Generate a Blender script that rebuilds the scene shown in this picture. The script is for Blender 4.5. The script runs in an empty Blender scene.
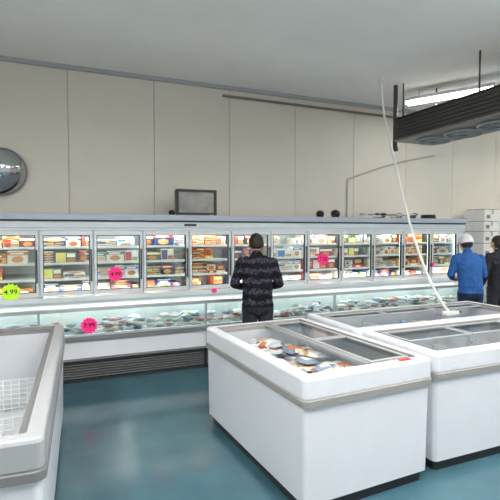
import bpy, bmesh, math, random
from mathutils import Vector, Matrix
random.seed(7)
sc = bpy.context.scene
sc.view_settings.view_transform = 'Standard'
sc.view_settings.exposure = 0.0

# ------------------------------------------------------------ helpers
def lin(c):
    return tuple(((v/255)/12.92 if v/255 <= .04045 else ((v/255+.055)/1.055)**2.4) for v in c)
def mat(name, rgb, rough=.5, metal=0, emit=None, es=1, noise=0, nscale=8, bump=0, spec=None):
    m = bpy.data.materials.new(name); m.use_nodes = True
    nt = m.node_tree; b = nt.nodes['Principled BSDF']
    c = lin(rgb)
    b.inputs['Base Color'].default_value = (*c, 1)
    b.inputs['Roughness'].default_value = rough
    b.inputs['Metallic'].default_value = metal
    if spec is not None: b.inputs['Specular IOR Level'].default_value = spec
    if emit:
        b.inputs['Emission Color'].default_value = (*lin(emit), 1)
        b.inputs['Emission Strength'].default_value = es
    if noise or bump:
        tc = nt.nodes.new('ShaderNodeTexCoord')
        n = nt.nodes.new('ShaderNodeTexNoise'); n.inputs['Scale'].default_value = nscale
        n.inputs['Detail'].default_value = 4
        nt.links.new(tc.outputs['Object'], n.inputs['Vector'])
        if noise:
            r = nt.nodes.new('ShaderNodeValToRGB')
            r.color_ramp.elements[0].position = .3; r.color_ramp.elements[1].position = .7
            r.color_ramp.elements[0].color = (*[v*(1-noise) for v in c], 1)
            r.color_ramp.elements[1].color = (*[min(1, v*(1+noise)) for v in c], 1)
            nt.links.new(n.outputs['Fac'], r.inputs['Fac'])
            nt.links.new(r.outputs['Color'], b.inputs['Base Color'])
        if bump:
            bp = nt.nodes.new('ShaderNodeBump'); bp.inputs['Strength'].default_value = bump
            bp.inputs['Distance'].default_value = .01
            nt.links.new(n.outputs['Fac'], bp.inputs['Height'])
            nt.links.new(bp.outputs['Normal'], b.inputs['Normal'])
    return m
def glassmat(name, rgb, refl=.08, rough=.03):
    m = bpy.data.materials.new(name); m.use_nodes = True
    nt = m.node_tree; nt.nodes.clear()
    o = nt.nodes.new('ShaderNodeOutputMaterial')
    t = nt.nodes.new('ShaderNodeBsdfTransparent'); t.inputs['Color'].default_value = (*rgb, 1)
    g = nt.nodes.new('ShaderNodeBsdfGlossy'); g.inputs['Roughness'].default_value = rough
    g.inputs['Color'].default_value = (1, 1, 1, 1)
    x = nt.nodes.new('ShaderNodeMixShader'); x.inputs['Fac'].default_value = refl
    nt.links.new(t.outputs[0], x.inputs[1]); nt.links.new(g.outputs[0], x.inputs[2])
    nt.links.new(x.outputs[0], o.inputs['Surface'])
    return m
def colattr(name, rough=.4):
    m = bpy.data.materials.new(name); m.use_nodes = True
    nt = m.node_tree; b = nt.nodes['Principled BSDF']
    a = nt.nodes.new('ShaderNodeVertexColor'); a.layer_name = 'Col'
    nt.links.new(a.outputs['Color'], b.inputs['Base Color'])
    b.inputs['Roughness'].default_value = rough
    return m
def empty(name, loc=(0, 0, 0), rz=0):
    e = bpy.data.objects.new(name, None); sc.collection.objects.link(e)
    e.location = loc; e.rotation_euler = (0, 0, rz); e.empty_display_size = .1
    return e
def finish(bm, name, mats, parent=None, smooth=False, bevel=0, loc=None, rot=None):
    me = bpy.data.meshes.new(name)
    bmesh.ops.recalc_face_normals(bm, faces=bm.faces[:])
    bm.to_mesh(me); bm.free()
    for m in mats: me.materials.append(m)
    if smooth:
        for p in me.polygons: p.use_smooth = True
    ob = bpy.data.objects.new(name, me); sc.collection.objects.link(ob)
    if parent: ob.parent = parent
    if loc: ob.location = loc
    if rot: ob.rotation_euler = rot
    if bevel:
        md = ob.modifiers.new('bevel', 'BEVEL'); md.width = bevel; md.segments = 2; md.limit_method = 'ANGLE'
    return ob
def box(bm, x0, x1, y0, y1, z0, z1, mi=0):
    v = [bm.verts.new(p) for p in [(x0,y0,z0),(x1,y0,z0),(x1,y1,z0),(x0,y1,z0),(x0,y0,z1),(x1,y0,z1),(x1,y1,z1),(x0,y1,z1)]]
    fs = []
    for idx in [(0,3,2,1),(4,5,6,7),(0,1,5,4),(1,2,6,5),(2,3,7,6),(3,0,4,7)]:
        f = bm.faces.new([v[i] for i in idx]); f.material_index = mi; fs.append(f)
    return fs
def cyl(bm, p0, p1, r, seg=12, mi=0, r1=None):
    p0 = Vector(p0); p1 = Vector(p1); r1 = r if r1 is None else r1
    t = (p1-p0).normalized()
    u = t.orthogonal().normalized(); w = t.cross(u)
    a = []; b = []
    for i in range(seg):
        an = 2*math.pi*i/seg
        d = u*math.cos(an)+w*math.sin(an)
        a.append(bm.verts.new(p0+d*r)); b.append(bm.verts.new(p1+d*r1))
    for i in range(seg):
        f = bm.faces.new((a[i], a[(i+1)%seg], b[(i+1)%seg], b[i])); f.material_index = mi; f.smooth = True
    f = bm.faces.new(a); f.material_index = mi
    f = bm.faces.new(b); f.material_index = mi
def tube(name, pts, r, m, parent=None, res=6):
    cu = bpy.data.curves.new(name, 'CURVE'); cu.dimensions = '3D'; cu.bevel_depth = r; cu.bevel_resolution = 3
    cu.resolution_u = res
    s = cu.splines.new('NURBS'); s.points.add(len(pts)-1)
    for i, p in enumerate(pts): s.points[i].co = (*p, 1)
    s.use_endpoint_u = True; s.order_u = 3
    cu.materials.append(m); cu.use_fill_caps = True
    ob = bpy.data.objects.new(name, cu); sc.collection.objects.link(ob)
    if parent: ob.parent = parent
    return ob
def ring(bm, c, R, r, axis='Z', seg=28, sub=6, mi=0):
    c = Vector(c); vs = []
    for i in range(seg):
        a = 2*math.pi*i/seg
        row = []
        for j in range(sub):
            b = 2*math.pi*j/sub
            rr = R+r*math.cos(b); h = r*math.sin(b)
            if axis == 'Z': p = Vector((rr*math.cos(a), rr*math.sin(a), h))
            else: p = Vector((rr*math.cos(a), h, rr*math.sin(a)))
            row.append(bm.verts.new(c+p))
        vs.append(row)
    for i in range(seg):
        for j in range(sub):
            f = bm.faces.new((vs[i][j], vs[(i+1)%seg][j], vs[(i+1)%seg][(j+1)%sub], vs[i][(j+1)%sub]))
            f.material_index = mi; f.smooth = True

# ------------------------------------------------------------ materials
M_wall = mat('wall_panel_cream', (216, 211, 200), .5, noise=.03, nscale=1.2)
M_gap = mat('panel_joint', (178, 174, 166), .7)
M_ceil = mat('ceiling_white', (248, 247, 244), .7, noise=.02, nscale=2)
M_floor = mat('floor_teal_epoxy', (66, 101, 113), .14, noise=.12, nscale=3)
M_white = mat('white_enamel', (226, 229, 236), .3, noise=.012, nscale=5)
M_whitecool = mat('white_enamel_cool', (214, 225, 232), .3)
M_grey = mat('grey_plastic', (120, 120, 122), .45)
M_lgrey = mat('light_grey_trim', (165, 168, 172), .4)
M_beige = mat('warm_grey_rim', (150, 147, 144), .4, noise=.03)
M_dark = mat('dark_grille', (42, 46, 50), .5)
M_black = mat('black_plastic', (18, 18, 20), .4)
M_alu = mat('brushed_aluminium', (205, 212, 216), .32, .6)
M_frame = mat('door_frame_silver', (222, 229, 233), .35, .15)
M_inner = mat('cabinet_interior', (200, 210, 210), .5)
M_basin = mat('freezer_basin', (196, 200, 206), .45, noise=.03, nscale=4)
M_chestin = mat('chest_interior', (214, 224, 223), .4)
M_canopy = mat('canopy_blue_grey', (170, 182, 198), .4)
M_shelf = mat('shelf_wire_white', (225, 228, 228), .4)
M_prod = colattr('printed_cartons', .35)
M_pack = colattr('printed_bags', .3)
M_glass = glassmat('door_glass', (.94, .97, .96), .055)
M_glassg = glassmat('chest_glass_green', (.90, .955, .95), .10)
M_lid = glassmat('lid_glass', (.80, .84, .85), .12, .10)
M_tube = mat('lamp_tube', (255, 255, 255), .5, emit=(255, 252, 240), es=9)
M_strip = mat('case_lamp', (255, 255, 255), .5, emit=(240, 255, 250), es=2.5)
M_pink = mat('pink_tag', (250, 40, 130), .6, emit=(250, 40, 130), es=.15)
M_lime = mat('lime_tag', (190, 245, 40), .6, emit=(190, 245, 40), es=.15)
M_ink = mat('marker_ink', (15, 10, 15), .6)
M_red = mat('red_sticker', (225, 70, 40), .5)
M_mirror = mat('mirror_chrome', (190, 192, 195), .05, 1)
M_cord = mat('white_cord', (232, 232, 230), .4)
M_unit = mat('evaporator_grey', (128, 127, 123), .45, .1, noise=.08, nscale=4)
M_unitd = mat('evaporator_dark', (72, 71, 69), .5)
M_card = mat('carton_white', (226, 226, 224), .6, noise=.05, nscale=3)
M_pipe = mat('conduit', (188, 184, 176), .4)
M_brown = mat('brown_pipe', (128, 116, 104), .5)

# ------------------------------------------------------------ room
WY = 7.25; CZ = 4.15; XL = -3.6; XR = 12.0; YF = -2.6
bm = bmesh.new(); box(bm, XL, XR, WY+.05, WY+.15, 0, CZ, 1)
x = .23-1.25*4
while x < XR:
    a = max(x+.0035, XL); b = min(x+1.2465, XR)
    if b > a+.05: box(bm, a, b, WY, WY+.05, 0, CZ, 0)
    x += 1.25
finish(bm, 'wall_back', [M_wall, M_gap])
bm = bmesh.new(); box(bm, XL-.12, XL, YF, WY+.15, 0, CZ); finish(bm, 'wall_left', [M_wall])
bm = bmesh.new(); box(bm, XR, XR+.12, YF, WY+.15, 0, CZ); finish(bm, 'wall_right', [M_wall])
bm = bmesh.new(); box(bm, XL-.12, XR+.12, YF, WY+.15, -.1, 0); finish(bm, 'floor', [M_floor])
bm = bmesh.new(); box(bm, XL-.12, XR+.12, YF, WY+.15, CZ, CZ+.1, 0)
finish(bm, 'ceiling', [M_ceil])
bm = bmesh.new(); box(bm, XL, XR, WY-.05, WY, CZ-.06, CZ, 0); finish(bm, 'trim_1', [M_lgrey])
bm = bmesh.new(); box(bm, 7.5, XR, WY-.015, WY, 0, .12, 0); finish(bm, 'baseboard_back', [M_lgrey])
# conduits on wall
tube('wall_conduit', [(2.6, WY-.05, 3.98), (3.5, WY-.05, 3.98), (5, WY-.05, 3.97), (8, WY-.05, 3.97)], .022, M_brown)
tube('wall_conduit', [(5.08, WY-.02, 1.99), (5.08, WY-.02, 2.70), (5.10, WY-.02, 2.74), (6.3, WY-.02, 3.14), (7.2, WY-.02, 3.30)], .013, M_pipe)

# ------------------------------------------------------------ multideck freezer cabinet
W = .65; X0 = -.161; NL = -3; NR = 11
xa = X0+W*NL; xb = X0+W*NR
DY = 6.44
cab = empty('display_freezer_cabinet')
bm = bmesh.new()   # shell
box(bm, xa-.14, xa, DY-.02, 7.15, 0, 1.90, 0)
box(bm, xb, xb+.16, DY-.02, 7.15, 0, 1.90, 0)
box(bm, xa, xb, 7.05, 7.15, 0, 1.90, 1)
box(bm, xa, xb, DY+.02, 7.05, .84, .91, 1)
box(bm, xa, xb, DY, 7.05, 1.76, 1.90, 0)
box(bm, xa, xb, DY-.01, DY+.03, .25, .84, 2)
finish(bm, 'shell', [M_whitecool, M_inner, M_chestin], cab)
bm = bmesh.new()   # canopy
box(bm, xa-.16, xb+.18, DY-.09, 7.16, 1.905, 1.985, 0)
box(bm, xa-.15, xb+.17, DY-.07, DY-.02, 1.885, 1.905, 1)
box(bm, xa-.15, xb+.17, DY-.05, DY, 1.765, 1.885, 2)
box(bm, xa-.15, xb+.17, DY-.056, DY-.05, 1.80, 1.806, 3)
finish(bm, 'canopy', [M_canopy, M_dark, M_whitecool, M_lgrey], cab, bevel=.006)
bm = bmesh.new(); box(bm, 1.72, 1.90, DY-.056, DY-.05, 1.83, 1.86, 0); finish(bm, 'badge', [M_dark], cab)
# end profile of the chest
bm = bmesh.new()
for (a, b) in ((xa-.14, xa), (xb, xb+.16)):
    prof = [(5.64, 0), (DY-.02, 0), (DY-.02, 1.0), (6.2, .9), (5.60, .86), (5.58, .5)]
    lo = [bm.verts.new((a, y, z)) for y, z in prof]; hi = [bm.verts.new((b, y, z)) for y, z in prof]
    bm.faces.new(lo); bm.faces.new(hi)
    for i in range(len(prof)):
        bm.faces.new((lo[i], lo[(i+1)%6], hi[(i+1)%6], hi[i]))
finish(bm, 'chest_end_panels', [M_whitecool], cab, bevel=.01)
# chest body
bm = bmesh.new()
box(bm, xa, xb, 5.60, 5.65, .27, .55, 0)
box(bm, xa, xb, 5.65, DY-.01, .27, .40, 1)
box(bm, xa, xb, 5.655, 5.66, .40, .56, 1)
box(bm, xa, xb, 5.565, 5.60, .50, .545, 2)
box(bm, xa, xb, 5.58, 5.60, .265, .29, 2)
box(bm, xa, xb, 5.59, 5.635, .545, .565, 3)
box(bm, xa, xb, 5.585, 5.65, .835, .87, 3)
box(bm, xa, xb, DY-.06, DY-.01, .84, .905, 4)
x = xa+W*3
while x < xb-.1:
    box(bm, x-.004, x+.004, 5.597, 5.60, .29, .50, 2)
    box(bm, x-.012, x+.012, 5.60, 5.63, .565, .835, 3)
    x += W*3
finish(bm, 'chest_body', [M_white, M_chestin, M_grey, M_alu, M_whitecool], cab)
bm = bmesh.new(); box(bm, xa, xb, 5.61, 5.618, .565, .835); finish(bm, 'chest_glass', [M_glassg], cab)
# kick grille with louvres
bm = bmesh.new()
box(bm, xa, xb, 5.68, 5.70, 0, .265, 0)
for k in range(7):
    z = .045+k*.03
    box(bm, xa, xb, 5.64, 5.68, z, z+.01, 1)
x = xa
while x < xb:
    box(bm, x-.015, x+.015, 5.63, 5.69, 0.0, .265, 2); x += W*3
box(bm, xa, xb, 5.63, 5.70, 0, .03, 2)
finish(bm, 'kick_grille', [M_dark, M_grey, M_dark], cab)
# doors
bm = bmesh.new(); bg = bmesh.new()
for t in range(NL, NR):
    a = X0+W*t; b = a+W
    z0, z1 = .925, 1.755
    fw = .034
    y0, y1 = DY-.05, DY-.01
    box(bm, a+.008, a+.008+fw, y0, y1, z0, z1, 0)
    box(bm, b-.008-fw, b-.008, y0, y1, z0, z1, 0)
    box(bm, a+.008+fw, b-.008-fw, y0, y1, z0, z0+.05, 0)
    box(bm, a+.008+fw, b-.008-fw, y0, y1, z1-.05, z1, 0)
    g = .01
    box(bm, a+.008+fw, a+.008+fw+g, y0+.005, y1, z0+.05, z1-.05, 1)
    box(bm, b-.008-fw-g, b-.008-fw, y0+.005, y1, z0+.05, z1-.05, 1)
    box(bm, a+.05, b-.05, y0+.005, y1, z0+.05, z0+.06, 1)
    box(bm, a+.05, b-.05, y0+.005, y1, z1-.06, z1-.05, 1)
    box(bm, a-.02, a+.02, DY-.005, DY+.03, .91, 1.76, 2)
    hx = b-.03
    box(bm, hx-.008, hx+.008, y0-.035, y0-.022, 1.10, 1.52, 1)
    box(bm, hx-.006, hx+.006, y0-.024, y0, 1.12, 1.14, 1)
    box(bm, hx-.006, hx+.006, y0-.024, y0, 1.48, 1.50, 1)
    box(bg, a+.05, b-.05, DY-.035, DY-.028, z0+.055, z1-.055)
finish(bm, 'door_frames', [M_frame, M_dark, M_whitecool], cab)
finish(bg, 'door_glass', [M_glass], cab)
# shelves
SH = [.915, 1.125, 1.335, 1.545]
bm = bmesh.new()
for z in SH[1:]:
    for t in range(NL, NR):
        a = X0+W*t; b = a+W
        for k in range(7): box(bm, a+.025, b-.025, 6.53+k*.08, 6.535+k*.08, z-.008, z-.002)
        box(bm, a+.025, b-.025, 6.51, 6.518, z-.018, z+.012)
        for k in range(5):
            xx = a+.03+k*(W-.06)/4; box(bm, xx-.003, xx+.003, 6.51, 7.05, z-.014, z-.008)
finish(bm, 'shelves', [M_shelf], cab)
bm = bmesh.new()
for t in range(NL, NR+1):
    a = X0+W*t
    box(bm, a-.012, a+.012, DY+.03, DY+.045, .95, 1.73)
finish(bm, 'case_lamps', [M_strip], cab)

# ------------------------------------------------------------ products
def setcol(f, lay, c):
    c = (*lin(c), 1)
    for l in f.loops: l[lay] = c
def vshade(c, k): return tuple(max(0, min(255, v*k)) for v in c)
def carton(bm, lay, x, y, z, w, d, h, base, acc, pic):
    fs = box(bm, x, x+w, y, y+d, z, z+h)
    for f in fs: setcol(f, lay, base)
    e = .0015
    def q(a, b, c, dd, col, k=1):
        v = [bm.verts.new((x+w*a, y-e*k, z+h*c)), bm.verts.new((x+w*b, y-e*k, z+h*c)),
             bm.verts.new((x+w*b, y-e*k, z+h*dd)), bm.verts.new((x+w*a, y-e*k, z+h*dd))]
        f = bm.faces.new(v); setcol(f, lay, col)
    sty = random.random()
    if sty < .5:
        q(.0, 1, .68, .93, acc)
        q(.15, .8, .74, .86, (245, 240, 225), 2)
        vs = []
        for i in range(10):
            an = 2*math.pi*i/10
            vs.append(bm.verts.new((x+w*(.5+.3*math.cos(an)), y-2*e, z+h*(.36+.24*math.sin(an)))))
        setcol(bm.faces.new(vs), lay, pic)
    elif sty < .8:
        q(.05, .5, .1, .9, acc); q(.55, .93, .5, .85, (245, 242, 235)); q(.55, .93, .12, .42, pic)
    else:
        q(0, 1, 0, .35, acc); q(.2, .8, .45, .85, pic); q(.3, .7, .1, .26, (250, 240, 200), 2)
PAL = {
 'warm': [((195,90,55),(240,200,90),(160,90,50)), ((225,165,85),(180,50,40),(120,70,40)), ((230,210,175),(190,80,50),(190,130,80)), ((235,228,210),(200,110,60),(215,150,90)), ((120,50,40),(235,220,190),(225,150,80))],
 'blue': [((35,60,120),(225,70,60),(220,170,110)), ((70,115,170),(240,240,240),(210,140,70)), ((25,35,75),(230,190,70),(190,110,60)), ((215,225,235),(40,80,160),(200,120,70)), ((30,40,55),(190,200,215),(150,90,60))],
 'white': [((235,235,232),(60,120,190),(210,150,90)), ((225,230,235),(190,70,70),(150,170,80)), ((200,215,225),(40,130,90),(220,180,110)), ((228,220,200),(90,110,150),(190,140,90))],
 'mix': [((40,50,60),(210,80,60),(220,160,90)), ((225,218,200),(180,70,60),(200,150,100)), ((70,105,75),(235,220,120),(200,130,70)), ((235,225,200),(60,80,140),(190,110,60)), ((55,80,140),(240,210,90),(230,150,90)), ((205,205,205),(60,60,70),(170,120,80))],
 'red': [((170,40,50),(245,235,230),(200,140,90)), ((205,90,80),(250,225,120),(160,90,60)), ((235,220,205),(180,50,50),(180,110,70)), ((230,230,228),(200,90,110),(190,150,110))],
}
seq = {-3:'mix',-2:'blue',-1:'warm',0:'mix',1:'white',2:'blue',3:'warm',4:'blue',5:'white',6:'red',7:'mix',8:'blue',9:'warm',10:'mix'}
bm = bmesh.new(); lay = bm.loops.layers.float_color.new('Col')
for t in range(NL, NR):
    a = X0+W*t+.035; b = a+W-.07
    for si, z in enumerate(SH):
        pal = PAL[seq[t]] if random.random() < .75 else PAL['mix']
        x = a
        zz = z+.001
        while x < b-.08:
            c = random.choice(pal)
            typ = random.random()
            w = min(random.choice([.14, .19, .24, .28]), b-x)
            if typ < .33:      # flat stack
                n = random.choice([3, 4, 5]); h = .032
                for k in range(n):
                    carton(bm, lay, x+random.uniform(0, .006), 6.525+random.uniform(0, .02), zz+k*(h+.001), w-.008, .3, h, vshade(c[0], random.uniform(.9, 1.1)), c[1], c[2])
            elif typ < .95:
                h = random.choice([.13, .15, .17])
                for k in range(3):
                    carton(bm, lay, x, 6.53+k*.12+random.uniform(0, .01), zz, w-.008, .1, h, c[0], c[1], c[2])
            x += w+.004
finish(bm, 'frozen_food_cartons', [M_prod])

def package_pile(name, x0, x1, y0, y1, z, n, cols, layers=2, s=(.1, .16), parent=None):
    bm = bmesh.new(); lay = bm.loops.layers.float_color.new('Col')
    for i in range(n):
        w = random.uniform(*s); d = w*random.uniform(.6, .9); h = random.uniform(.03, .055)
        R = max(w, d)*.5
        cx = random.uniform(x0+R, x1-R); cy = random.uniform(y0+R, y1-R) if y1-y0 > 2*R else (y0+y1)/2
        cz = z+h/2+random.randint(0, layers-1)*.045
        mt = Matrix.Translation((cx, cy, cz)) @ Matrix.Rotation(random.uniform(0, 3.1), 4, 'Z') @ Matrix.Rotation(random.uniform(-.14, .14), 4, 'X')
        N = 5
        c = random.choice(cols); c2 = random.choice(cols)
        for side in (1, -1):
            gg = []
            for iy in range(N):
                for ix in range(N):
                    u = ix/(N-1)*2-1; v = iy/(N-1)*2-1
                    hh = (1-u**4)*(1-v**4)*h/2*side+random.uniform(-.002, .002)
                    gg.append(bm.verts.new(mt @ Vector((u*w/2, v*d/2, hh))))
            for iy in range(N-1):
                for ix in range(N-1):
                    q = [gg[iy*N+ix], gg[iy*N+ix+1], gg[(iy+1)*N+ix+1], gg[(iy+1)*N+ix]]
                    f = bm.faces.new(q); f.smooth = True
                    setcol(f, lay, c2 if (1 <= ix <= 2 and 1 <= iy <= 2) else c)
    me = bpy.data.meshes.new(name); bm.to_mesh(me); bm.free(); me.materials.append(M_pack)
    ob = bpy.data.objects.new(name, me); sc.collection.objects.link(ob)
    if parent: ob.parent = parent
    return ob
pale = [(220,225,228),(205,220,222),(130,150,170),(195,210,215),(240,240,235),(100,135,165),(225,205,190),(170,185,195),(190,100,85),(235,235,225),(80,95,120),(215,200,175)]
package_pile('frozen_packages', xa+.02, xb-.02, 5.68, 6.38, .41, 680, pale, 5)

# ------------------------------------------------------------ price tags
def star_tag(loc, r, m, label, n=14, rnd=False):
    bm = bmesh.new(); vs = []; vb = []
    N = n*2
    for i in range(N):
        a = 2*math.pi*i/N
        rr = r if (i % 2 == 0 or rnd) else r*.8
        sy = .75 if rnd else 1
        vs.append(bm.verts.new((rr*math.cos(a), 0, rr*math.sin(a)*sy))); vb.append(bm.verts.new((rr*math.cos(a), .003, rr*math.sin(a)*sy)))
    bm.faces.new(vs); bm.faces.new(vb)
    for i in range(N): bm.faces.new((vs[i], vs[(i+1)%N], vb[(i+1)%N], vb[i]))
    o = finish(bm, 'price_tag', [m], loc=loc)
    cu = bpy.data.curves.new('label', 'FONT'); cu.body = label; cu.size = r*.75; cu.align_x = 'CENTER'; cu.align_y = 'CENTER'
    cu.extrude = .0006; cu.offset = r*.005
    cu.materials.append(M_ink)
    t = bpy.data.objects.new('label', cu); sc.collection.objects.link(t); t.parent = o
    t.location = (0, -.0015, 0); t.rotation_euler = (math.pi/2, 0, 0)
    return o
yd = DY-.0555
star_tag((.77, yd+.0005, 1.18), .105, M_pink, '4.99')
star_tag((-.49, yd+.0005, 1.0), .115, M_lime, '4.99')
star_tag((4.03, yd+.0005, 1.30), .11, M_pink, '7.50', rnd=True)
star_tag((.372, 5.592, .665), .10, M_pink, '7.99')
star_tag((2.16, DY-.065, .885), .045, M_pink, '3', rnd=True)
star_tag((6.35, DY-.057, 1.15), .05, M_pink, '5', rnd=True)

# ------------------------------------------------------------ things on top of the cabinet
e = empty('box_monitor', (1.96, 6.56, 1.985))
bm = bmesh.new()
box(bm, -.31, .31, 0, .04, 0, .045, 0); box(bm, -.31, .31, 0, .04, .35, .385, 0)
box(bm, -.31, -.27, 0, .04, .045, .35, 0); box(bm, .27, .31, 0, .04, .045, .35, 0)
box(bm, -.27, .27, .02, .035, .045, .35, 1)
box(bm, -.30, .30, .04, .14, .02, .375, 3)
box(bm, -.22, .22, .14, .30, .05, .32, 3)
box(bm, .20, .26, -.004, 0, .01, .02, 2)
finish(bm, 'casing', [mat('monitor_casing', (48, 46, 46), .5), mat('screen_glass', (150, 150, 147), .25, noise=.25, nscale=4), mat('button_grey', (150, 148, 145), .6), M_grey], e, bevel=.004)
def domecam(name, loc, s):
    e = empty(name, loc)
    bm = bmesh.new()
    bmesh.ops.create_uvsphere(bm, u_segments=18, v_segments=10, radius=1, matrix=Matrix.Translation((0, 0, s*.42)) @ Matrix.Diagonal((s*.5, s*.5, s*.42, 1)))
    cyl(bm, (0, 0, 0), (0, 0, s*.12), s*.42, 18, 0)
    cyl(bm, (0, -s*.36, s*.45), (0, -s*.5, s*.47), s*.22, 16, 1)
    finish(bm, 'case', [M_black, M_dark], e, smooth=True)
domecam('dome_camera', (1.58, 6.55, 1.985), .09)
domecam('dome_camera', (4.10, 6.6, 1.985), .14)
domecam('dome_camera', (4.40, 6.6, 1.985), .16)
e = empty('folded_cable_coil', (6.45, 6.6, 1.985))
bm = bmesh.new()
for k in range(4): ring(bm, (0, 0, .012+k*.018), .13-.004*k, .011)
finish(bm, 'coil', [M_black], e)
package_pile('loose_packets', 4.8, 6.2, 6.5, 6.7, 1.99, 26, [(210, 210, 215), (90, 100, 115), (230, 220, 200)], 2, (.08, .13))

# ------------------------------------------------------------ convex mirror
e = empty('convex_mirror', (-.625, 7.1, 2.565), 0); e.rotation_euler = (math.radians(12), 0, math.radians(14))
bm = bmesh.new(); R = .31; rows = []
for i in range(1, 11):
    rr = R*i/10; yy = -.14*(1-(rr/R)**2)
    rows.append([bm.verts.new((rr*math.cos(2*math.pi*k/40), yy, rr*math.sin(2*math.pi*k/40))) for k in range(40)])
c = bm.verts.new((0, -.14, 0))
for k in range(40): bm.faces.new((c, rows[0][k], rows[0][(k+1)%40]))
for i in range(9):
    for k in range(40): bm.faces.new((rows[i][k], rows[i+1][k], rows[i+1][(k+1)%40], rows[i][(k+1)%40]))
finish(bm, 'dome', [M_mirror], e, smooth=True)
bm = bmesh.new(); ring(bm, (0, 0, 0), R, .014, 'Y', 40); cyl(bm, (0, .005, 0), (0, .0, 0), R-.01, 40, 0)
cyl(bm, (0, 0, 0), (0, .14, -.02), .02, 10, 0)
finish(bm, 'rim_and_bracket', [M_grey], e)

# ------------------------------------------------------------ chest freezers
def rr_loop(bm, hx, hy, rad, z, seg=5):
    vs = []
    for (sx, sy, a0) in ((1, 1, 0), (-1, 1, 90), (-1, -1, 180), (1, -1, 270)):
        for k in range(seg+1):
            a = math.radians(a0+90*k/seg)
            vs.append(bm.verts.new((sx*(hx-rad)+rad*math.cos(a), sy*(hy-rad)+rad*math.sin(a), z)))
    return vs
def chest_freezer(name, cx, cy, hx, hy, rz=0, h=.88, rim=M_white, basin=.5, packs=None, dividers=3, lids='y', lidcover=.45, inner=M_basin):
    e = empty(name, (cx, cy, 0), rz)
    prof = [(-.05, 0, 3), (-.05, .07, 0), (-.02, .08, 0), (-.012, h-.20, 0), (-.012, h-.19, 2), (.006, h-.185, 2), (.006, h-.145, 2), (-.004, h-.14, 1),
            (.0, h-.13, 1), (.0, h-.02, 1), (-.006, h-.006, 1), (-.018, h, 1), (-.075, h, 2), (-.082, h-.003, 2), (-.084, h-.022, 2), (-.115, h-.024, 2), (-.118, h-.05, 4), (-.122, basin, 4)]
    bm = bmesh.new(); loops = []
    for off, z, mi in prof:
        rad = max(.012, .045+off*.4)
        loops.append(rr_loop(bm, hx+off, hy+off, rad, z))
    for i in range(len(prof)-1):
        n = len(loops[0])
        for k in range(n):
            f = bm.faces.new((loops[i][k], loops[i][(k+1)%n], loops[i+1][(k+1)%n], loops[i+1][k]))
            f.material_index = prof[i][2]
    f = bm.faces.new(loops[-1]); f.material_index = 4
    f = bm.faces.new(loops[0][::-1]); f.material_index = 3
    finish(bm, 'body', [M_white, rim, M_beige if rim is M_white else M_grey, M_dark, inner], e, bevel=0)
    ix = hx-.125; iy = hy-.125
    bm = bmesh.new()
    for k in range(1, dividers+1):
        if lids == 'y':
            yy = -iy+2*iy*k/(dividers+1)
            for j in range(7):
                zz = basin+.02+j*.035; box(bm, -ix, ix, yy-.003, yy+.003, zz, zz+.006)
            m = 14
            for j in range(m+1):
                xx = -ix+.005+(2*ix-.01)*j/m; box(bm, xx-.003, xx+.003, yy-.003, yy+.003, basin, basin+.24)
        else:
            xx = -ix+2*ix*k/(dividers+1)
            for j in range(7):
                zz = basin+.02+j*.035; box(bm, xx-.003, xx+.003, -iy, iy, zz, zz+.006)
            m = 14
            for j in range(m+1):
                yy = -iy+.005+(2*iy-.01)*j/m; box(bm, xx-.003, xx+.003, yy-.003, yy+.003, basin, basin+.24)
    if dividers: finish(bm, 'basket_dividers', [M_shelf], e)
    if lidcover > 0:
        bm = bmesh.new(); bg = bmesh.new()
        w = .03; z0 = h-.022; z1 = h-.006
        if lids == 'y':
            n = 2; L = 2*iy/n
            xs0 = ix-2*ix*lidcover; xs1 = ix+.02
            for k in range(n):
                ya = -iy+k*L; yb = ya+L-.01
                box(bm, xs0, xs0+w, ya, yb, z0, z1); box(bm, xs1-w, xs1, ya, yb, z0, z1)
                box(bm, xs0+w, xs1-w, ya, ya+w, z0, z1); box(bm, xs0+w, xs1-w, yb-w, yb, z0, z1)
                box(bg, xs0+w, xs1-w, ya+w, yb-w, z0+.004, z0+.009)
            for q in range(3): box(bm, xs0-.05+q*.016, xs0-.042+q*.016, -iy, iy, z0-.01, z1-.002)
        else:
            n = 3; L = 2*ix/n
            ys1 = iy; ys0 = iy-2*iy*lidcover
            for k in range(n):
                xa_ = -ix+k*L; xb_ = xa_+L-.01
                box(bm, xa_, xb_, ys0, ys0+w, z0, z1); box(bm, xa_, xb_, ys1-w, ys1, z0, z1)
                box(bm, xa_, xa_+w, ys0+w, ys1-w, z0, z1); box(bm, xb_-w, xb_, ys0+w, ys1-w, z0, z1)
                box(bg, xa_+w, xb_-w, ys0+w, ys1-w, z0+.004, z0+.009)
        finish(bm, 'lid_frames', [M_lgrey], e, bevel=.003)
        finish(bg, 'lid_glass', [M_lid], e)
    if packs:
        n, cols, (u0, u1, v0, v1), lay_ = packs
        package_pile('packages', ix*u0, ix*u1, iy*v0, iy*v1, basin+.002, n, cols, lay_, (.1, .2), e)
    return e
pk1 = [(225,225,222),(205,130,85),(180,190,198),(225,215,195),(160,80,62),(130,142,160),(205,208,214),(195,165,130),(110,125,145),(228,230,232)]
pk2 = [(60,110,190),(225,228,228),(190,208,230),(225,195,80),(190,60,50),(210,222,232)]
f1 = chest_freezer('island_chest_freezer', 1.85, 3.22, .53, .84, math.radians(3), .88, M_white, .56, (150, pk1, (-1, .5, -1, .85), 5), 0, 'y', .40)
bm = bmesh.new(); box(bm, -.05, .05, -.003, 0, -.016, .016); finish(bm, 'red_label', [M_red], f1, loc=(.30, -.80, .8835), rot=(math.radians(-90), 0, 0))
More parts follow.
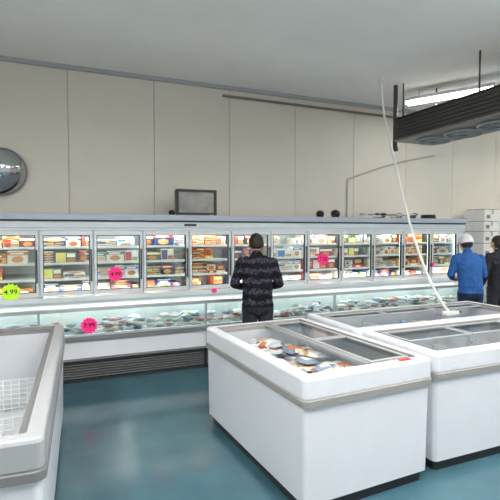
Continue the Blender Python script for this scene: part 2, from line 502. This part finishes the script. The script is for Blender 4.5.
chest_freezer('island_chest_freezer', 3.64, 3.80, 1.18, .44, 0, .88, M_white, .54, (90, pk2, (-.2, 1, -1, .6), 5), 3, 'x', .3)
chest_freezer('island_chest_freezer', 3.68, 2.90, 1.18, .44, 0, .88, M_white, .50, (60, pk2, (-1, 1, -1, 1), 2), 3, 'x', .55)
chest_freezer('island_chest_freezer', -.48, 3.42, .50, 1.28, math.radians(-3), .88, M_lgrey, .42, None, 2, 'y', .0)

# ------------------------------------------------------------ hanging evaporator
e = empty('ceiling_evaporator_unit')
bm = bmesh.new()
ux0, ux1, uy0, uy1, uz0, uz1 = 5.20, 6.00, 3.0, 6.05, 3.22, 3.58
box(bm, ux0, ux1, uy0, uy1, uz0+.03, uz1, 0)
box(bm, ux0-.02, ux1+.02, uy0-.02, uy1+.02, uz0, uz0+.03, 3)
box(bm, ux0-.02, ux1+.02, uy0-.02, uy1+.02, uz1, uz1+.02, 1)
for k in range(5): box(bm, ux0-.008, ux0, uy0+.05, uy1-.05, uz0+.07+k*.055, uz0+.085+k*.055, 1)
finish(bm, 'housing', [M_unitd, M_black, M_unit, M_unit], e, bevel=.006)
bm = bmesh.new()
for k in range(5):
    cy_ = uy1-.42-k*.58; cx_ = (ux0+ux1)/2
    ring(bm, (cx_, cy_, uz0-.02), .26, .024, mi=3)
    cyl(bm, (cx_, cy_, uz0-.001), (cx_, cy_, uz0-.008), .25, 28, 1)
    for rr in (.07, .11, .15, .19, .23): ring(bm, (cx_, cy_, uz0-.05), rr, .005, mi=2, sub=4)
    cyl(bm, (cx_, cy_, uz0-.008), (cx_, cy_, uz0-.05), .05, 14, 0)
    for j in range(4):
        a = j*math.pi/2
        cyl(bm, (cx_+.05*math.cos(a+.4), cy_+.05*math.sin(a+.4), uz0-.05), (cx_+.26*math.cos(a+.4), cy_+.26*math.sin(a+.4), uz0-.035), .004, 6, 2)
        p = []
        for (r_, da, dz) in ((.05, -.3, -.014), (.22, -.4, -.012), (.235, .3, -.036), (.05, .3, -.032)):
            p.append(bm.verts.new((cx_+r_*math.cos(a+da), cy_+r_*math.sin(a+da), uz0+dz)))
        f = bm.faces.new(p); f.material_index = 3
finish(bm, 'fans', [M_unitd, M_dark, M_lgrey, M_lgrey], e)
bm = bmesh.new()
for (px_, py_) in ((ux0+.05, uy1-.1), (ux1-.05, uy1-.1), (ux0+.05, 4.5), (ux1-.05, 4.5), (ux0+.05, uy0+.1), (ux1-.05, uy0+.1)):
    cyl(bm, (px_, py_, uz1), (px_, py_, CZ), .012, 8, 0)
cyl(bm, (ux0+.03, uy1+.06, 3.08), (ux0+.03, uy1+.06, CZ), .035, 12, 0)
box(bm, ux0, ux0+.08, uy1, uy1+.06, 3.4, 3.46, 0)
cyl(bm, (ux0+.03, uy1+.06, 3.08), (ux0+.03, uy1+.06, 3.14), .05, 12, 0)
finish(bm, 'hangers_and_pipe', [M_unitd], e)

# ------------------------------------------------------------ fluorescent fixtures
def fixture(loc, rz, L=1.5, nm='fluorescent_light_fixture', rod=0):
    e = empty(nm, loc, rz)
    bm = bmesh.new()
    box(bm, -.09, .09, -L/2, L/2, .05, .10, 0)
    box(bm, -.04, .04, -L/2, L/2, .03, .05, 0)
    box(bm, -.09, .09, -L/2-.02, -L/2, .0, .10, 0); box(bm, -.09, .09, L/2, L/2+.02, .0, .10, 0)
    if rod:
        for s in (-L*.35, L*.35): cyl(bm, (0, s, .10), (0, s, .10+rod), .008, 8, 0)
    for s in (-.055, .055): cyl(bm, (s, -L/2, .018), (s, L/2, .018), .024, 10, 1)
    finish(bm, 'batten', [M_white, M_tube], e)
fixture((5.98, 5.72, CZ-.22), math.radians(29), 1.35, rod=.12)
def area(name, loc, sx, sy, power, rot=(0, 0, 0), col=(1, .98, .945)):
    l = bpy.data.lights.new(name, 'AREA'); l.shape = 'RECTANGLE'; l.size = sx; l.size_y = sy; l.energy = power; l.color = col
    o = bpy.data.objects.new(name, l); sc.collection.objects.link(o); o.location = loc; o.rotation_euler = rot
    return o
for i, (lx, ly, k) in enumerate([(-1.6, 1.6, 1), (1.6, .9, 1), (4.6, 1.2, .85), (8.0, 2.0, .6), (9.5, 5.2, .3)]):
    fixture((lx, ly, CZ-.60), 0, 1.8, rod=.5)
    area('room_lamp_%d' % i, (lx, ly, CZ-.63), .25, 1.8, 82*k)
    area('ceiling_fill_%d' % i, (lx, ly, CZ-.47), .25, 1.8, 95*k, (math.pi, 0, 0))  # added upward fill light, only there to brighten the ceiling
area('room_lamp_near', (5.98, 5.72, CZ-.26), .2, 1.2, 16, (0, 0, math.radians(29)))
for k in range(5):
    xx = xa+(k+.5)*(xb-xa)/5; L = (xb-xa)/5
    area('case_lamp_top_%d' % k, (xx, DY+.06, 1.72), L*.95, .05, 8, (math.radians(35), 0, 0), (.97, 1, .99))
    area('case_lamp_low_%d' % k, (xx, DY+.05, .95), L*.95, .05, 6, (math.radians(120), 0, 0), (.97, 1, .99))
    area('chest_lamp_%d' % k, (xx, DY-.08, .83), L*.95, .05, 4.4, (math.radians(-25), 0, 0), (.96, 1, .99))

# ------------------------------------------------------------ cord
cord = empty('hanging_power_cord')
tube('cable', [(4.80, 5.95, CZ), (4.62, 5.7, 3.6), (4.42, 5.2, 2.85), (4.28, 4.80, 2.10), (4.1, 4.35, 1.50), (3.98, 3.98, 1.10), (3.90, 3.72, .92), (3.83, 3.60, .90)], .016, M_cord, cord)
bm = bmesh.new(); box(bm, 3.74, 3.92, 3.55, 3.62, .881, .918, 0); cyl(bm, (3.72, 3.58, .90), (3.78, 3.58, .90), .019, 10, 0)
cyl(bm, (3.92, 3.585, .90), (3.98, 3.585, .90), .012, 8, 1)
finish(bm, 'socket_block', [M_cord, M_black], cord, bevel=.005)
bm = bmesh.new(); cyl(bm, (4.80, 5.95, CZ-.05), (4.80, 5.95, CZ), .05, 16); finish(bm, 'ceiling_rose', [M_cord], cord)

# ------------------------------------------------------------ stacked cartons beyond the cabinet
e = empty('carton_stack', (8.80, 6.85, 0))
bm = bmesh.new()
for k in range(4):
    z = 0
    while z < 2.0+.1*(k % 2):
        h = random.choice([.2, .24, .28]); x0 = -.9+k*.46; j = random.uniform(-.012, .012)
        box(bm, x0+j, x0+.44+j, -.26, .24, z, z+h-.012, 0)
        box(bm, x0+.03+j, x0+.41+j, -.24, .22, z+h-.012, z+h, 2)
        box(bm, x0+.19+j, x0+.25+j, -.262, .242, z+h-.10, z+h-.0115, 1)
        box(bm, x0+.05+j, x0+.15+j, -.262, -.26, z+.05, z+.12, 2)
        z += h
finish(bm, 'cartons', [M_card, mat('carton_tape', (190, 170, 140), .4), M_grey], e, bevel=.004)

# ------------------------------------------------------------ people
def build_person(name, loc, rz, scale, J, mats, cap=None, held=True, hem=.84):
    """J: joints (local, facing +Y). mats: dict tag->material"""
    bm = bmesh.new(); segs = []
    def loft(cs, rs, tag, ref=Vector((1, 0, 0))):
        cs = [Vector(c) for c in cs]
        rs = [(r, r) if not isinstance(r, tuple) else r for r in rs]
        n = len(cs); T = []
        for i in range(n):
            t = (cs[min(i+1, n-1)]-cs[max(i-1, 0)]).normalized(); T.append(t)
        C = []; R = []; TT = []
        r0 = min(rs[0]); r1 = min(rs[-1])
        for d, s in ((.95, .3), (.6, .8)): C.append(cs[0]-T[0]*r0*d); R.append((rs[0][0]*s, rs[0][1]*s)); TT.append(T[0])
        for i in range(n): C.append(cs[i]); R.append(rs[i]); TT.append(T[i])
        for d, s in ((.6, .8), (.95, .3)): C.append(cs[-1]+T[-1]*r1*d); R.append((rs[-1][0]*s, rs[-1][1]*s)); TT.append(T[-1])
        loops = []
        for c, r, t in zip(C, R, TT):
            rf = ref if abs(ref.dot(t)) < .95 else Vector((0, 0, 1))
            u = (rf-t*rf.dot(t)).normalized(); v = t.cross(u)
            loops.append([bm.verts.new(c+u*r[0]*math.cos(2*math.pi*k/16)+v*r[1]*math.sin(2*math.pi*k/16)) for k in range(16)])
        for i in range(len(loops)-1):
            for k in range(16): bm.faces.new((loops[i][k], loops[i][(k+1)%16], loops[i+1][(k+1)%16], loops[i+1][k]))
        bm.faces.new(loops[0][::-1]); bm.faces.new(loops[-1])
        for i in range(n-1): segs.append((cs[i], cs[i+1], (rs[i][0]+rs[i][1])/2, (rs[i+1][0]+rs[i+1][1])/2, tag))
    V = Vector
    pel, wai, che, nec, hd = V(J['pelvis']), V(J['waist']), V(J['chest']), V(J['neck']), V(J['head'])
    # torso, with the jacket hem hanging over the hips
    loft([pel-V((0, 0, .0)), wai, (wai+che)/2, che, che+(nec-che)*.45, che+(nec-che)*.72, nec-(nec-che)*.06],
         [(.186, .140), (.182, .135), (.188, .137), (.200, .140), (.192, .122), (.135, .092), (.074, .068)], 'top')
    loft([pel-V((0, 0, .10)), pel-V((0, 0, .02))], [(.165, .125), (.172, .128)], 'legs')
    for s in (-1, 1):   # seat of the trousers
        loft([pel+V((.07*s, -.045, -.10)), pel+V((.07*s, -.045, -.04))], [.088, .085], 'legs')
    loft([nec-V((0, .01, .05)), nec+(hd-nec)*.55], [.062, .057], 'skin')
    loft([nec-V((0, .01, .045)), nec-V((0, .005, .008))], [.078, .070], 'top')
    for s in (-1, 1):
        S = lambda k: V((J[k][0]*s, J[k][1], J[k][2]))
        hip, kn, an = S('hip'), S('knee'), S('ankle')
        loft([hip, hip+(kn-hip)*.45, kn, kn+(an-kn)*.35, kn+(an-kn)*.8, an+V((0, 0, .03))], [.102, .092, .071, .072, .064, .066], 'legs')
        loft([an+V((0, -.03, -.035)), an+V((.005*s, .05, -.035)), an+V((.012*s, .15, -.045)), an+V((.014*s, .19, -.05))], [(.042, .04), (.046, .042), (.048, .032), (.04, .026)], 'shoe')
        sh, el, wr = S('shoulder'), S('elbow'), S('wrist')
        # trapezius slope and shoulder cap
        loft([nec+V((.03*s, -.01, -.055)), nec+(sh-nec)*.55+V((0, 0, -.018)), sh+V((-.01*s, 0, -.012))], [.052, .058, .060], 'top')
        loft([che+V((.09*s, 0, .02)), sh+V((-.03*s, 0, -.05))], [.095, .085], 'top')
        loft([sh, sh+(el-sh)*.35, el], [.066, .064, .054], 'top')
        loft([el, el+(wr-el)*.4, el+(wr-el)*.86], [.054, .05, .04], 'top')
        loft([el+(wr-el)*.8, wr], [.029, .025], 'skin')
        d = S('hdir').normalized(); nrm = S('hnorm').normalized()
        side = V(J['thumbdir']).normalized()
        side = (side-d*side.dot(d)).normalized()
        loft([wr, wr+d*.035, wr+d*.08], [(.026, .016), (.038, .017), (.040, .014)], 'skin', ref=side)
        curl = J.get('curl', .25)
        for fi, (off, ln) in enumerate(((.028, .070), (.009, .078), (-.010, .072), (-.028, .058))):
            p = wr+d*.078+side*off; dirn = d.copy(); pts = [p]
            for q, fr in enumerate((.45, .32, .25)):
                pts.append(pts[-1]+dirn*ln*fr)
                dirn = (dirn*math.cos(curl)+nrm*math.sin(curl)).normalized()
            loft(pts, [.0095, .0088, .008, .007], 'skin', ref=side)
        p = wr+d*.025+side*.028
        loft([p, p+d*.03+side*.028, p+d*.055+side*.036+nrm*.006], [.013, .0105, .0085], 'skin', ref=side)
    # head in its own tilted frame
    HS = 1.07
    HM = Matrix.Translation(hd) @ Matrix.Rotation(J.get('head_yaw', 0), 4, 'Z') @ Matrix.Rotation(-J.get('head_pitch', 0), 4, 'X') @ Matrix.Scale(HS, 4)
    def blob(c, r, seg=20):
        bmesh.ops.create_uvsphere(bm, u_segments=seg, v_segments=seg//2+2, radius=1, matrix=HM @ Matrix.Translation(c) @ Matrix.Diagonal((*r, 1)))
    blob((0, 0, .018), (.078, .096, .100)); blob((0, .022, -.05), (.058, .068, .062)); blob((0, .066, -.092), (.026, .022, .020))
    blob((0, .098, -.012), (.011, .016, .024)); blob((0, .106, -.03), (.015, .013, .011)); blob((0, .082, .03), (.05, .014, .012))
    blob((-.036, .072, -.025), (.02, .018, .02)); blob((.036, .072, -.025), (.02, .018, .02)); blob((0, .083, -.06), (.025, .012, .011))
    for s in (-1, 1): blob((s*.082, -.005, -.008), (.012, .020, .032))
    blob((0, -.012, .028), (.086, .103, .104)); blob((0, -.04, -.01), (.077, .068, .077))
    me0 = bpy.data.meshes.new('tmp'); bmesh.ops.recalc_face_normals(bm, faces=bm.faces[:]); bm.to_mesh(me0); bm.free()
    ob0 = bpy.data.objects.new('tmp', me0); sc.collection.objects.link(ob0)
    md = ob0.modifiers.new('r', 'REMESH'); md.mode = 'VOXEL'; md.voxel_size = .0065; md.use_smooth_shade = True
    dg = bpy.context.evaluated_depsgraph_get(); dg.update()
    me = bpy.data.meshes.new_from_object(ob0.evaluated_get(dg)); bpy.data.objects.remove(ob0); me.name = name+'_body'
    tags = ['skin', 'hair', 'top', 'legs', 'shoe']
    me.materials.clear()
    for t in tags: me.materials.append(mats[t])
    HI = HM.inverted()
    for p in me.polygons:
        c = p.center
        hl = HI @ c
        if hl.length < .15 and hl.z > -.115 and abs(hl.x) < .1:
            hair = (hl.z > .062 and hl.y < .085) or (hl.y < -.005 and hl.z > -.07) or (hl.y < .02 and hl.z > .02)
            if -.05 < hl.z < .02 and -.03 < hl.y < .02 and abs(hl.x) > .083: hair = False
            if hl.z < -.070 and hl.y < .0:
                pass
            else:
                p.material_index = 1 if hair else 0; p.use_smooth = True; continue
        best = 1e9; bt = 'top'
        for a, b, ra, rb, tg in segs:
            ab = b-a; t = max(0, min(1, (c-a).dot(ab)/max(ab.length_squared, 1e-9)))
            dd = (c-(a+ab*t)).length/(ra+(rb-ra)*t)
            if dd < best: best = dd; bt = tg
        if bt == 'legs' and c.z > hem: bt = 'top'
        if bt == 'top' and c.z < hem and abs(c.x) < .21 and c.y < .2: bt = 'legs'
        p.material_index = tags.index(bt); p.use_smooth = True
    root = empty(name, loc, rz); root.scale = (scale,)*3
    ob = bpy.data.objects.new('body', me); sc.collection.objects.link(ob); ob.parent = root
    vg = ob.vertex_groups.new(name='cloth')
    ids = set()
    for p in me.polygons:
        if p.material_index in (2, 3): ids.update(p.vertices)
    vg.add(list(ids), 1, 'REPLACE')
    s1 = ob.modifiers.new('s1', 'SMOOTH'); s1.factor = .5; s1.iterations = 14; s1.vertex_group = 'cloth'
    sm = ob.modifiers.new('s', 'SMOOTH'); sm.factor = .5; sm.iterations = 2
    tx = bpy.data.textures.new('folds', 'CLOUDS'); tx.noise_scale = .10
    dm = ob.modifiers.new('d', 'DISPLACE'); dm.texture = tx; dm.strength = .02; dm.mid_level = .5; dm.texture_coords = 'LOCAL'
    dm.vertex_group = 'cloth'
    bm = bmesh.new()
    for s in (-1, 1):
        bmesh.ops.create_uvsphere(bm, u_segments=12, v_segments=8, radius=.011, matrix=HM @ Matrix.Translation((s*.031, .086, .006)))
    finish(bm, 'eyes', [mats['eye']], root, smooth=True)
    if cap:
        bm = bmesh.new()
        rows = []
        for i in range(0, 8):
            a = math.radians(8+i*87/7); rr = math.sin(a); zz = math.cos(a)
            rows.append([bm.verts.new(HM @ V((.097*rr*math.cos(2*math.pi*k/28), -.010+.115*rr*math.sin(2*math.pi*k/28), .020+.124*zz-(.018 if (math.sin(2*math.pi*k/28) < 0 and i > 5) else 0)))) for k in range(28)])
        bm.faces.new(rows[0])
        for i in range(7):
            for k in range(28): bm.faces.new((rows[i][k], rows[i+1][k], rows[i+1][(k+1)%28], rows[i][(k+1)%28]))
        top = []; bot = []
        N = 10
        for k in range(N+1):
            a = math.radians(20+140*k/N)
            top.append((bm.verts.new(HM @ V((.09*math.cos(a), -.008+.105*math.sin(a), .042))), bm.verts.new(HM @ V((.085*math.cos(a), .02+.155*math.sin(a), .030)))))
            bot.append((bm.verts.new(HM @ V((.09*math.cos(a), -.008+.105*math.sin(a), .036))), bm.verts.new(HM @ V((.085*math.cos(a), .02+.155*math.sin(a), .025)))))
        for k in range(N):
            bm.faces.new((top[k][0], top[k+1][0], top[k+1][1], top[k][1])); bm.faces.new((bot[k][0], bot[k][1], bot[k+1][1], bot[k+1][0]))
            bm.faces.new((top[k][1], top[k+1][1], bot[k+1][1], bot[k][1]))
        bmesh.ops.create_uvsphere(bm, u_segments=8, v_segments=6, radius=.008, matrix=HM @ Matrix.Translation((0, -.008, .144)))
        finish(bm, 'cap', [cap], root, smooth=True)
    if held:
        wr = J['wrist']; bm = bmesh.new(); lay = bm.loops.layers.float_color.new('Col')
        cy_ = wr[1]+.09
        carton(bm, lay, -.108*1, cy_-.07, wr[2]-.045, .216, .16, .05, (215, 90, 50), (245, 235, 220), (190, 120, 60))
        finish(bm, 'carton_in_hands', [M_prod], root)
    return root

def sweater_mat():
    m = bpy.data.materials.new('patterned_sweater'); m.use_nodes = True
    nt = m.node_tree; b = nt.nodes['Principled BSDF']; b.inputs['Roughness'].default_value = .9
    b.inputs['Specular IOR Level'].default_value = .15
    tc = nt.nodes.new('ShaderNodeTexCoord')
    wv = nt.nodes.new('ShaderNodeTexWave'); wv.wave_type = 'BANDS'; wv.bands_direction = 'Z'; wv.inputs['Scale'].default_value = 2.6
    wv.inputs['Distortion'].default_value = 2.5; wv.inputs['Detail Scale'].default_value = 6
    ns = nt.nodes.new('ShaderNodeTexVoronoi'); ns.inputs['Scale'].default_value = 38
    nt.links.new(tc.outputs['Object'], wv.inputs['Vector']); nt.links.new(tc.outputs['Object'], ns.inputs['Vector'])
    mul = nt.nodes.new('ShaderNodeMath'); mul.operation = 'MULTIPLY'
    nt.links.new(wv.outputs['Fac'], mul.inputs[0]); nt.links.new(ns.outputs['Distance'], mul.inputs[1])
    r = nt.nodes.new('ShaderNodeValToRGB')
    r.color_ramp.elements[0].position = .22; r.color_ramp.elements[0].color = (*lin((26, 27, 36)), 1)
    r.color_ramp.elements[1].position = .6; r.color_ramp.elements[1].color = (*lin((72, 72, 82)), 1)
    nt.links.new(mul.outputs[0], r.inputs['Fac']); nt.links.new(r.outputs['Color'], b.inputs['Base Color'])
    return m
M_skin = mat('skin', (200, 150, 120), .5, noise=.05, nscale=20)
M_hair = mat('hair_dark', (36, 28, 24), .6, bump=.6, nscale=70)
M_eye = mat('eye', (40, 30, 25), .2)
M_shoe = mat('shoe_leather', (25, 22, 20), .4)
base = dict(pelvis=(0, 0, .93), waist=(0, .02, 1.05), chest=(0, .07, 1.26), neck=(0, .12, 1.455), head=(0, .185, 1.575),
            hip=(.09, 0, .86), knee=(.10, .02, .48), ankle=(.11, -.02, .085),
            shoulder=(.19, .095, 1.36), elbow=(.275, .06, 1.10), wrist=(.14, .30, 1.03),
            hdir=(-.12, 1, -.05), hnorm=(-1, 0, 0), thumbdir=(0, .2, 1), head_pitch=.5, curl=.12)
build_person('shopper_in_sweater', (2.27, 5.06, 0), math.radians(-18), 1.01, base,
             dict(skin=M_skin, hair=M_hair, top=sweater_mat(), legs=mat('trousers_dark', (38, 40, 50), .85, noise=.2, nscale=14), shoe=M_shoe, eye=M_eye))
J2 = dict(base); J2.update(head_pitch=.3, head=(0, .17, 1.58), elbow=(.26, .10, 1.10))
build_person('shopper_in_blue_shirt', (5.78, 5.04, 0), math.radians(-22), .99, J2,
             dict(skin=M_skin, hair=M_hair, top=mat('blue_shirt', (36, 92, 160), .8, noise=.15, nscale=12), legs=mat('jeans', (30, 40, 70), .85, noise=.2, nscale=14), shoe=M_shoe, eye=M_eye),
             cap=mat('cap_cloth', (228, 230, 234), .8))
J3 = dict(base); J3.update(pelvis=(0, 0, .94), waist=(0, 0, 1.06), chest=(0, 0, 1.28), neck=(0, .005, 1.475), head=(0, .035, 1.60),
          shoulder=(.19, 0, 1.39), elbow=(.265, -.03, 1.11), wrist=(.27, .08, .88), hdir=(0, .25, -1), hnorm=(-1, 0, 0), thumbdir=(0, 1, .2), head_pitch=.15, curl=.3)
build_person('shopper_in_dark_jacket', (6.62, 5.24, 0), math.radians(-10), .97, J3,
             dict(skin=M_skin, hair=M_hair, top=mat('dark_jacket', (32, 34, 44), .8, noise=.2, nscale=12), legs=mat('grey_trousers', (45, 45, 52), .85, noise=.2, nscale=14), shoe=M_shoe, eye=M_eye), held=False)

# ------------------------------------------------------------ world, camera
w = bpy.data.worlds.new('world'); sc.world = w; w.use_nodes = True
w.node_tree.nodes['Background'].inputs['Color'].default_value = (1, .985, .965, 1)
w.node_tree.nodes['Background'].inputs['Strength'].default_value = .72
cam = bpy.data.cameras.new('camera'); cam.lens = 33.12; cam.sensor_width = 36
co = bpy.data.objects.new('camera', cam); sc.collection.objects.link(co)
co.location = (0, 0, 1.76); co.rotation_euler = (math.radians(90-2.37), 0, math.radians(-23.2))
sc.camera = co
